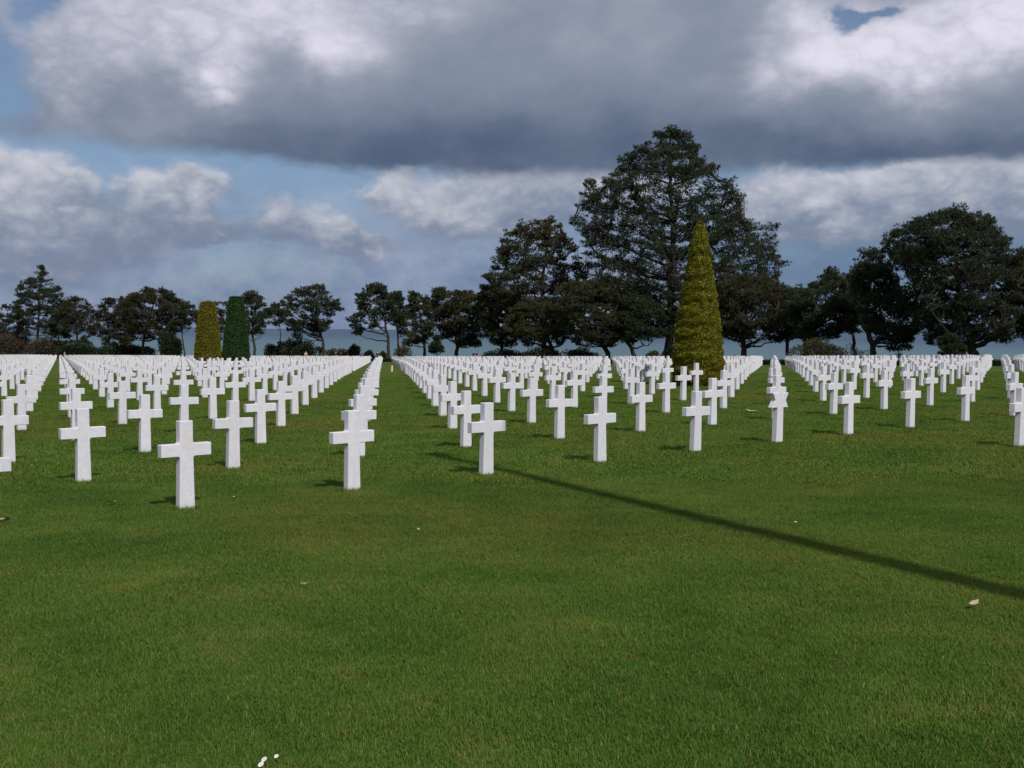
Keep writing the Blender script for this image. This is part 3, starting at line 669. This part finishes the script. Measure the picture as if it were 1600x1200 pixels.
# ------------------------------------------------------------------ shrubs, hedge
m_shrub = foliage_mat('shrub_leaves', (0.035, 0.040, 0.014), (0.075, 0.078, 0.026), (0.085, 0.060, 0.035), 0.6)
m_shrub_dark = foliage_mat('dark_shrub_leaves', (0.014, 0.026, 0.012), (0.035, 0.052, 0.022), (0.04, 0.04, 0.02), 0.3)
m_shrub_brown = foliage_mat('bare_shrub_twigs', (0.055, 0.045, 0.030), (0.085, 0.070, 0.045), (0.10, 0.065, 0.045), 0.6)
def shrub(label, px0, px1, ptop, off, mat, n, leaf=0.22, name='shrub', bare=False):
    pc = (px0 + px1) / 2; base = edge_point(pc, off); k = base[1] / F
    rx = (px1 - px0) / 2 * k; H = at(pc, ptop, base[1])[2] - base[2]; ry = max(rx * 0.55, min(rx, 1.2))
    root = tag(empty(name, base), label, 'shrub', 'shrubs along the far lawn edge')
    g = Geo(); nb = max(4, int(rx * 3))
    heads = []
    for _ in range(nb):
        x_ = rng.uniform(-.85, .85) * rx; y_ = rng.uniform(-.6, .6) * ry
        h_ = H * (1 - 0.45 * (x_ / rx) ** 2) * rng.uniform(.7, 1.0)
        heads.append((x_, y_, h_))
        g.tube([(x_ * .7, y_ * .7, -.1), (x_ * .85 + rng.normal(0, .08), y_ * .9, h_ * .5), (x_, y_, h_ * .95)], [.05, .035, .01], 5)
        if bare:
            for _k in range(10):
                u_ = rng.uniform(.2, .8); s_ = np.array([x_ * (.7 + .3 * u_), y_ * (.7 + .3 * u_), h_ * u_])
                g.tube([s_, s_ + np.array([rng.normal(0, .35), rng.normal(0, .3), rng.uniform(.3, .8)])], [.022, .008], 3)
    obj('stems', g.mesh('stems', m_bark), root)
    heads = np.array(heads); c = rng.integers(0, nb, n)
    u = unit(rng.normal(size=(n, 3))) * (rng.uniform(0.2, 1, n) ** .5)[:, None]
    hw = np.minimum(rx * 0.5, heads[c, 2] * .7)
    p_ = np.stack([heads[c, 0] + u[:, 0] * hw, heads[c, 1] + u[:, 1] * hw * .8, np.maximum(heads[c, 2] * (0.52 + 0.46 * u[:, 2]), .03)], 1)
    d_ = unit(u + rng.normal(0, .5, (n, 3)) + np.array([0, 0, .3]))
    v_, f_ = leaves(p_, d_, leaf * rng.uniform(.6, 1.4, n), leaf * rng.uniform(.4, .7, n))
    obj('crown', mesh_np('crown', v_, f_, mat), root)
for a_ in (
    ('wide olive shrub behind the right crosses, bare at its right end', 1238, 1312, 524, 3, m_shrub, 5200, .20, 'shrub'),
    ('bare brown twiggy shrub beside the olive shrub', 1305, 1356, 533, 3.5, m_shrub_brown, 1100, .16, 'shrub', True),
    ('low tuft of shrub left of the broad right pine', 1406, 1434, 555, 3, m_shrub, 900, .18),
    ('dull olive hedge-like shrub left of the twisted trunks', 818, 880, 538, 9, m_shrub, 4200, .24),
    ('dull olive shrub behind the leaning pine trunks', 876, 938, 542, 11, m_shrub, 3800, .24),
    ('low brownish shrub under the large rounded pine', 752, 822, 543, 9, m_shrub, 3800, .26),
    ('dark conical bush just left of the umbrella pine', 543, 562, 534, 5, m_shrub_dark, 2600, .32),
    ('dark round bush left of the umbrella pine trunk', 570, 584, 545, 2.5, m_shrub_dark, 1500, .28),
    ('bright green low bush at the umbrella pine foot', 592, 604, 546, 3, m_shrub, 1400, .28),
    ('thin brownish shrub right of the umbrella pine', 615, 645, 536, 4, m_shrub_brown, 1300, .26, 'shrub', True),
    ('dark green bush below the spreading pine, left half', 418, 448, 528, 5, m_shrub_dark, 3400, .36),
    ('olive bush with pale stems below the spreading pine', 440, 478, 522, 6, m_shrub, 3400, .36),
    ('dark bush under the spreading pine, right half', 462, 505, 530, 4, m_shrub_dark, 3600, .36),
    ('pale brownish bush in front of the sea', 505, 542, 538, 5, m_shrub_brown, 2400, .34),
    ('small green bush left of the yellow cone', 1010, 1040, 545, 4, m_shrub, 1700, .2),
    ('dark bush tucked behind the yellow cone', 1036, 1056, 537, 5, m_shrub_dark, 1800, .2),
    ('tiny bush by the trunk right of the yellow cone', 1143, 1160, 553, 3, m_shrub, 700, .18),
    ('dark undergrowth below the broad round-headed pine', 244, 280, 512, 6, m_shrub_dark, 5200, .45),
    ('brownish undergrowth under the pointed pine', 45, 100, 522, 4, m_shrub_brown, 7000, .45),
    ('undergrowth between the left pines', 98, 150, 530, 4, m_shrub_dark, 7000, .45),
    ('undergrowth at the far left edge', -30, 48, 515, 3, m_shrub_brown, 8000, .5),
    ('low scrub left of the yellow green topiary', 150, 236, 534, 5, m_shrub_dark, 7000, .45)):
    shrub(*a_)

# low clipped hedge along the end of the lawn
pa, pb = edge_point(1750, 1.2), edge_point(-60, 1.2)
Lh = np.linalg.norm(pb[:2] - pa[:2]); dv = (pb[:2] - pa[:2]) / Lh; nv = np.array([-dv[1], dv[0]])
root = tag(empty('low_hedge', (pa[0], pa[1], pa[2])), 'low dark clipped hedge along the far end of the lawn', 'hedge')
g = Geo(); m_ = 160; uu = np.linspace(0, Lh, m_); cx = pa[0] + dv[0] * uu; cy = pa[1] + dv[1] * uu; cz = zg(cx, cy)
W2, HH = 0.42, 0.52
sect = [(-W2, -.1), (-W2, HH * .9), (-W2 * .8, HH), (W2 * .8, HH), (W2, HH * .9), (W2, -.1)]
v = []
for w_, h_ in sect: v.append(np.stack([cx + nv[0] * w_, cy + nv[1] * w_, cz + h_ + rng.normal(0, .015, m_)], 1))
v = np.concatenate(v) - pa
q_ = np.concatenate([np.stack([np.arange(m_ - 1) + s * m_, np.arange(1, m_) + s * m_, np.arange(1, m_) + (s + 1) * m_, np.arange(m_ - 1) + (s + 1) * m_], 1) for s in range(5)])
g.add(v, q=q_)
n = 46000; u = rng.uniform(0, Lh, n); s = rng.uniform(0, 1, n); sd = rng.integers(0, 3, n)
w_ = np.where(sd == 0, -W2, np.where(sd == 1, W2, rng.uniform(-W2, W2, n))); h_ = np.where(sd == 2, HH, s * HH)
p_ = np.stack([pa[0] + dv[0] * u + nv[0] * w_, pa[1] + dv[1] * u + nv[1] * w_, np.zeros(n)], 1); p_[:, 2] = zg(p_[:, 0], p_[:, 1]) + h_
p_ -= pa
dd = unit(np.stack([nv[0] * np.sign(w_), nv[1] * np.sign(w_), np.where(sd == 2, 1.5, .3)], 1) + rng.normal(0, .6, (n, 3)))
vl, fl_ = leaves(p_, dd, .13 * rng.uniform(.6, 1.5, n), .08 * rng.uniform(.6, 1.4, n)); g.add(vl, q=fl_)
m_hedge = foliage_mat('hedge_leaves', (0.018, 0.020, 0.011), (0.036, 0.038, 0.018), (0.050, 0.030, 0.020), 0.7)
obj('foliage', g.mesh('foliage', m_hedge), root)

# ------------------------------------------------------------------ people on the far path
def plain(name, c, rough=0.8):
    m, t, b = new_mat(name, rough, 0.2); p, _ = pos_of(t)
    t.links.new(mixc(t, noise(t, p, 14, 3), tuple(v * .85 for v in c), tuple(min(v * 1.12, 1) for v in c)), b.inputs['Base Color']); return m
def skin_mesh(name, joints, edges, mat, root_i=0):
    me = bpy.data.meshes.new(name); me.from_pydata([j[:3] for j in joints], edges, [])
    o_ = bpy.data.objects.new(name, me); C.objects.link(o_)
    md = o_.modifiers.new('s', 'SKIN'); md.use_smooth_shade = True
    for k, j in enumerate(joints):
        r_ = j[3]; me.skin_vertices[0].data[k].radius = (r_, r_ * (j[4] if len(j) > 4 else 1))
    me.skin_vertices[0].data[root_i].use_root = True
    sb = o_.modifiers.new('b', 'SUBSURF'); sb.levels = 1; sb.render_levels = 1
    dg = bpy.context.evaluated_depsgraph_get(); dg.update()
    m2 = bpy.data.meshes.new_from_object(o_.evaluated_get(dg)); m2.name = name
    bpy.data.objects.remove(o_); bpy.data.meshes.remove(me)
    m2.materials.clear(); m2.materials.append(mat); return m2
m_skin = plain('skin', (0.50, 0.33, 0.25), 0.6)
def person(px, off, coat, legs, hair, label, face, stride=0.12, bend=0.0, h=1.72):
    base = edge_point(px, off); root = tag(empty('person', base), label, 'person', 'visitors on the path by the trees')
    root.rotation_euler = (0, 0, face); s_ = h / 1.72; root.scale = (s_,) * 3
    st = stride
    J = [(0, 0, .96, .13, .8), (0, 0, 1.15, .125, .75), (0, 0, 1.36, .15, .65), (0, 0, 1.47, .062), (0, .01, 1.55, .068), (0, .02, 1.63, .088, 1.1), (0, .01, 1.70, .055),
         (-.19, 0, 1.40, .062), (-.235, -.03 - st * .4, 1.12, .046), (-.225, .07 - st * .3, .88, .034), (-.22, .10 - st * .3, .79, .036),
         (.19, 0, 1.40, .062), (.235, -.03 + st * .4, 1.12, .046), (.225, .07 + st * .5, .88, .034), (.22, .10 + st * .5, .79, .036),
         (-.095, 0, .90, .092), (-.10, st * .5, .50, .062), (-.10, st * .6, .10, .042), (-.10, st * .6 + .13, .035, .034),
         (.095, 0, .90, .092), (.10, -st * .3, .50, .062), (.10, -st * .9, .10, .042), (.10, -st * .9 + .13, .035, .034)]
    Ed = [(0, 1), (1, 2), (2, 3), (3, 4), (4, 5), (5, 6), (2, 7), (7, 8), (8, 9), (9, 10), (2, 11), (11, 12), (12, 13), (13, 14), (0, 15), (15, 16), (16, 17), (17, 18), (0, 19), (19, 20), (20, 21), (21, 22)]
    obj('body', skin_mesh('body', J, Ed, m_skin), root)
    fat = lambda q, k: (q[0], q[1], q[2], q[3] * k + .012, *(q[4:]))
    cj = [fat(J[k], 1.1) for k in (0, 1, 2, 3, 7, 8, 9, 11, 12, 13)]; cj[3] = (0, 0, 1.44, .075)
    obj('jacket', skin_mesh('jacket', cj, [(0, 1), (1, 2), (2, 3), (2, 4), (4, 5), (5, 6), (2, 7), (7, 8), (8, 9)], coat), root)
    tj = [fat(J[k], 1.08) for k in (0, 15, 16, 17, 19, 20, 21)]
    obj('trousers', skin_mesh('trousers', tj, [(0, 1), (1, 2), (2, 3), (0, 4), (4, 5), (5, 6)], legs), root)
    hj = [(0, -.03, 1.60, .078), (0, -.01, 1.67, .090, 1.1), (0, .015, 1.715, .062)]
    obj('hair', skin_mesh('hair', hj, [(0, 1), (1, 2)], hair), root)
m_red = plain('red_cloth', (0.42, 0.04, 0.04)); m_blk = plain('black_cloth', (0.015, 0.015, 0.018)); m_blue = plain('blue_cloth', (0.05, 0.08, 0.22))
m_beige = plain('beige_cloth', (0.52, 0.42, 0.36)); m_white = plain('pale_cloth', (0.62, 0.58, 0.56)); m_orange = plain('orange_cloth', (0.62, 0.25, 0.08)); m_jean = plain('denim', (0.04, 0.05, 0.09))
m_hb = plain('brown_hair', (0.04, 0.025, 0.015)); m_hg = plain('grey_hair', (0.45, 0.42, 0.40)); m_maroon = plain('maroon_cloth', (0.16, 0.03, 0.04))
for px, off, coat, legs, hair, lab, face in (
    (101, -1.5, m_orange, m_jean, m_hb, 'tiny distant person in orange at the far left, behind the crosses', 2.6),
    (461, 2.6, m_white, m_jean, m_hg, 'distant pale-haired person in a pale jacket by the hedge', 2.2),
    (478, 2.4, m_beige, m_blk, m_hg, 'distant person in beige walking past the bushes', 0.4),
    (525, 2.5, m_blk, m_jean, m_hb, 'distant person in black beside the one in red', 3.0),
    (533, 2.3, m_red, m_blk, m_hb, 'distant person in a red jacket left of the dark bush', -0.5),
    (564, 2.2, m_blue, m_jean, m_hb, 'distant person in blue right of the dark conical bush', 2.9),
    (590, 2.0, m_blk, m_blk, m_hb, 'distant dark-clothed person left of the umbrella pine trunk', 0.3),
    (740, 2.4, m_maroon, m_blk, m_hb, 'distant person in dark red near the thick-trunked pine', 2.0),
    (745, 3.0, m_blk, m_blk, m_hb, 'distant person in black right of the one in dark red', 1.2)):
    person(px, off, coat, legs, hair, lab, face)

# ------------------------------------------------------------------ small things on the lawn
m_post, t, b = new_mat('cream_paint', 0.6, 0.3); p, _ = pos_of(t)
t.links.new(mixc(t, noise(t, p, 12, 4), (0.62, 0.50, 0.32), (0.75, 0.63, 0.42)), b.inputs['Base Color'])
q = ground_px(612, 580.5)
bm = bmesh.new(); bmesh.ops.create_cube(bm, size=1.0); bmesh.ops.scale(bm, vec=(.12, .12, .46), verts=bm.verts); bmesh.ops.translate(bm, vec=(0, 0, .18), verts=bm.verts)
topv = [v for v in bm.verts if v.co.z > .3]
for v_ in topv: v_.co.x *= .8; v_.co.y *= .8
bmesh.ops.bevel(bm, geom=bm.edges[:], offset=.012, segments=2, affect='EDGES')
me = bpy.data.meshes.new('marker_post'); bm.to_mesh(me); bm.free(); me.materials.append(m_post)
o = obj('marker_post', me, None, q); o.rotation_euler = (0.02, 0.05, 0.6)
tag(o, 'short cream marker post on the grass strip between crosses', 'post')

m_leaf = plain('dry_leaf', (0.30, 0.19, 0.11)); m_leafp = plain('pale_dry_leaf', (0.44, 0.31, 0.23)); m_petal = plain('white_petal', (0.80, 0.78, 0.74)); m_dk = plain('daisy_centre', (0.6, 0.42, 0.05))
def leaf_mesh(L, W, curl, mat, seed):
    r_ = np.random.default_rng(seed); n = 9; v = []; f = []
    for k in range(n):
        u = k / (n - 1); w = W / 2 * math.sin(math.pi * min(max(u, .02), .98)) ** .7 * (1 + .12 * r_.normal())
        z = curl * (2 * u - 1) ** 2 + .006
        v += [(-L / 2 + L * u, -w, z + .35 * w + .05 * curl * r_.normal()), (-L / 2 + L * u, 0, z), (-L / 2 + L * u, w, z + .35 * w)]
    for k in range(n - 1):
        a = 3 * k; f += [(a, a + 3, a + 4, a + 1), (a + 1, a + 4, a + 5, a + 2)]
    me = mesh_np('dry_leaf', v, np.array(f), mat, True); return me
LV = [(174, 791, .16, m_leafp, 'curled tan leaf on the grass left of the largest cross'), (367, 783, .10, m_leaf, 'small brown leaf right of the largest cross'),
      (475, 921, .075, m_leafp, 'pale scrap of leaf alone on the open lawn, left of centre'), (1521, 953, .12, m_leafp, 'pale pinkish leaf below the dark shadow line at right'),
      (1241, 823, .09, m_leafp, 'small pale leaf above the shadow line, right of centre'), (1174, 646, .34, m_leafp, 'flat tan leaf litter in the grass lane left of the star headstone'),
      (4, 818, .12, m_leaf, 'brown leaf at the left edge of the lawn'), (268, 940, .05, m_leaf, 'tiny brown leaf on the open lawn at lower left'),
      (654, 834, .06, m_leafp, 'tiny pale leaf in the middle of the lawn'), (1462, 973, .05, m_leafp, 'tiny pale leaf left of the pinkish leaf'), (1572, 908, .06, m_leafp, 'tiny pale leaf just above the shadow at the right edge')]
for k, (px, py, L_, mt, lab) in enumerate(LV):
    q = ground_px(px, py); L_ *= .8
    o = obj('fallen_leaf', leaf_mesh(L_, L_ * .5, L_ * .18, mt, k), None, (q[0], q[1], q[2] + .035)); o.rotation_euler = (random.uniform(-.3, .3) + .25, random.uniform(-.2, .2), random.uniform(0, 6.28))
    tag(o, lab, 'leaf', 'fallen leaves scattered on the lawn')
def daisy(px, py, r_, lab):
    q = ground_px(px, py); root = tag(empty('daisy', (q[0], q[1], q[2])), lab, 'flower', 'daisies at the bottom of the lawn')
    zt_ = .032; tilt = Matrix.Rotation(0.5, 4, 'X') @ Matrix.Rotation(random.uniform(-.4, .4), 4, 'Y')
    g = Geo()
    for a in np.linspace(0, 2 * math.pi, 13, endpoint=False):
        d = np.array([math.cos(a), math.sin(a), .12]); e = np.array([-math.sin(a), math.cos(a), 0])
        g.add([d * r_ * .2 - e * r_ * .07, d * r_ * .65 - e * r_ * .16, d * r_, d * r_ * .65 + e * r_ * .16, d * r_ * .2 + e * r_ * .07], q=[(0, 1, 3, 4)], t=[(1, 2, 3)])
    o = obj('petals', g.mesh('petals', m_petal), root, (0, 0, zt_)); o.rotation_euler = tilt.to_euler()
    g = Geo(); g.tube([(0, 0, 0), (0, 0, r_ * .12), (0, 0, r_ * .2)], [r_ * .28, r_ * .24, .0005], 10); o2 = obj('centre', g.mesh('centre', m_dk, True), root, (0, 0, zt_)); o2.rotation_euler = tilt.to_euler()
    g = Geo(); g.tube([(0, 0, -.01), (.003, 0, .02), (0, 0, zt_)], [.0014, .0012, .001], 6); obj('stem', g.mesh('stem', m_shrub), root)
daisy(413, 1198, .015, 'upper of the two touching white daisies at the bottom edge')
daisy(408, 1206, .016, 'lower of the two touching white daisies at the bottom edge')
daisy(432, 1193, .012, 'single small white daisy right of the touching pair')

# ------------------------------------------------------------------ the turf itself
m_grass = bpy.data.materials.new('grass_blades'); m_grass.use_nodes = True; t = m_grass.node_tree; b = t.nodes['Principled BSDF']
b.inputs['Roughness'].default_value = .7; b.inputs['Specular IOR Level'].default_value = .08
p, isl = pos_of(t); c, _, _ = grass_colour(t, p, isl, 1.5); t.links.new(c, b.inputs['Base Color'])
tr = t.nodes.new('ShaderNodeBsdfTranslucent'); t.links.new(c, tr.inputs['Color']); mx = t.nodes.new('ShaderNodeMixShader'); mx.inputs[0].default_value = .3
t.links.new(b.outputs[0], mx.inputs[1]); t.links.new(tr.outputs[0], mx.inputs[2]); t.links.new(mx.outputs[0], t.nodes['Material Output'].inputs['Surface'])
def turf_tile(name, size, n, hgt, wid, seed):
    r_ = np.random.default_rng(seed); p = np.zeros((n, 3)); p[:, :2] = r_.uniform(-size / 2, size / 2, (n, 2)) + r_.normal(0, size * .06, (n, 2))
    th = r_.uniform(0, 6.28, n); lean = r_.uniform(.15, 1.1, n); h = hgt * r_.uniform(.5, 1.25, n); w = wid * r_.uniform(.6, 1.3, n)
    d = np.stack([np.cos(th), np.sin(th)], 1); e = np.stack([-np.sin(th), np.cos(th), np.zeros(n)], 1)
    m = p.copy(); m[:, :2] += d * (h * lean * .35)[:, None]; m[:, 2] = h * .6
    tp_ = p.copy(); tp_[:, :2] += d * (h * lean)[:, None]; tp_[:, 2] = h
    v = np.stack([p - e * (w / 2)[:, None], p + e * (w / 2)[:, None], m + e * (w * .42)[:, None], m - e * (w * .42)[:, None], tp_], 1).reshape(-1, 3)
    k = np.arange(n)[:, None] * 5
    me = mesh_np(name, v, [k + np.array([[0, 1, 2, 3]]), k + np.array([[3, 2, 4]])], m_grass)
    return bpy.data.objects.new(name, me)
col_t = bpy.data.collections.new('turf_tiles')
for k in range(4): col_t.objects.link(turf_tile('turf_a%d' % k, .62, 5200, .025, .0036, 50 + k))
for k in range(4): col_t.objects.link(turf_tile('turf_b%d' % k, 1.45, 6000, .034, .009, 60 + k))
fr = turf_tile('turf_c0', .3, 420, .055, .0045, 77); v = np.zeros(len(fr.data.vertices) * 3, np.float32); fr.data.vertices.foreach_get('co', v); v = v.reshape(-1, 5, 3)
r_ = np.random.default_rng(5); nb = len(v); sd = r_.integers(0, 4, nb); hx, hy = .105, .062
px_ = np.where(sd < 2, r_.uniform(-hx, hx, nb), np.where(sd == 2, -hx, hx)); py_ = np.where(sd == 0, -hy, np.where(sd == 1, hy, r_.uniform(-hy, hy, nb)))
ctr = (v[:, 0] + v[:, 1]) / 2; sh = np.stack([px_, py_, np.zeros(nb)], 1) * r_.uniform(1.0, 1.35, (nb, 1)) - ctr; sh[:, 2] = 0
v = v + sh[:, None, :]; fr.data.vertices.foreach_set('co', v.astype(np.float32).ravel()); col_t.objects.link(fr)
pts, idx, rot, scl = [], [], [], []
for g in single:
    if g[4] < 45: pts.append((g[3], g[4], g[5] - .002)); idx.append(8); rot.append((0, 0, ROTZ)); scl.append(rng.uniform(.95, 1.1))
def scatter(y0, y1, step, base):
    for y_ in np.arange(y0, y1, step):
        hw = .53 * y_ + 2.5
        for x_ in np.arange(-hw, hw, step):
            a, b_ = x_ + rng.uniform(-.1, .1) * step, y_ + rng.uniform(-.1, .1) * step
            pts.append((a, b_, float(zg(a, b_)) - .003)); idx.append(base + int(rng.integers(0, 4))); rot.append((0, 0, rng.uniform(0, 6.28))); scl.append(rng.uniform(.9, 1.12))
scatter(3.4, 15.0, .5, 0); scatter(14.6, 62.0, 1.2, 4)
me = bpy.data.meshes.new('lawn_grass'); me.from_pydata(pts, [], [])
a_ = me.attributes.new('idx', 'INT', 'POINT'); a_.data.foreach_set('value', np.array(idx, np.int32))
a_ = me.attributes.new('rot', 'FLOAT_VECTOR', 'POINT'); a_.data.foreach_set('vector', np.array(rot, np.float32).ravel())
a_ = me.attributes.new('scl', 'FLOAT', 'POINT'); a_.data.foreach_set('value', np.array(scl, np.float32))
o = tag(obj('lawn_grass', me), 'short mown grass blades covering the lawn', kind='stuff')
ng = bpy.data.node_groups.new('scatter_turf', 'GeometryNodeTree')
ng.interface.new_socket('Geometry', in_out='INPUT', socket_type='NodeSocketGeometry'); ng.interface.new_socket('Geometry', in_out='OUTPUT', socket_type='NodeSocketGeometry')
gi = ng.nodes.new('NodeGroupInput'); go = ng.nodes.new('NodeGroupOutput'); ip = ng.nodes.new('GeometryNodeInstanceOnPoints'); ci = ng.nodes.new('GeometryNodeCollectionInfo')
ci.inputs['Collection'].default_value = col_t; ci.inputs['Separate Children'].default_value = True; ci.inputs['Reset Children'].default_value = True
def attr(nm, ty):
    n = ng.nodes.new('GeometryNodeInputNamedAttribute'); n.data_type = ty; n.inputs['Name'].default_value = nm; return n.outputs['Attribute']
ng.links.new(gi.outputs[0], ip.inputs['Points']); ng.links.new(ci.outputs[0], ip.inputs['Instance']); ip.inputs['Pick Instance'].default_value = True
ng.links.new(attr('idx', 'INT'), ip.inputs['Instance Index']); ng.links.new(attr('rot', 'FLOAT_VECTOR'), ip.inputs['Rotation']); ng.links.new(attr('scl', 'FLOAT'), ip.inputs['Scale'])
ng.links.new(ip.outputs[0], go.inputs[0])
md = o.modifiers.new('turf', 'NODES'); md.node_group = ng
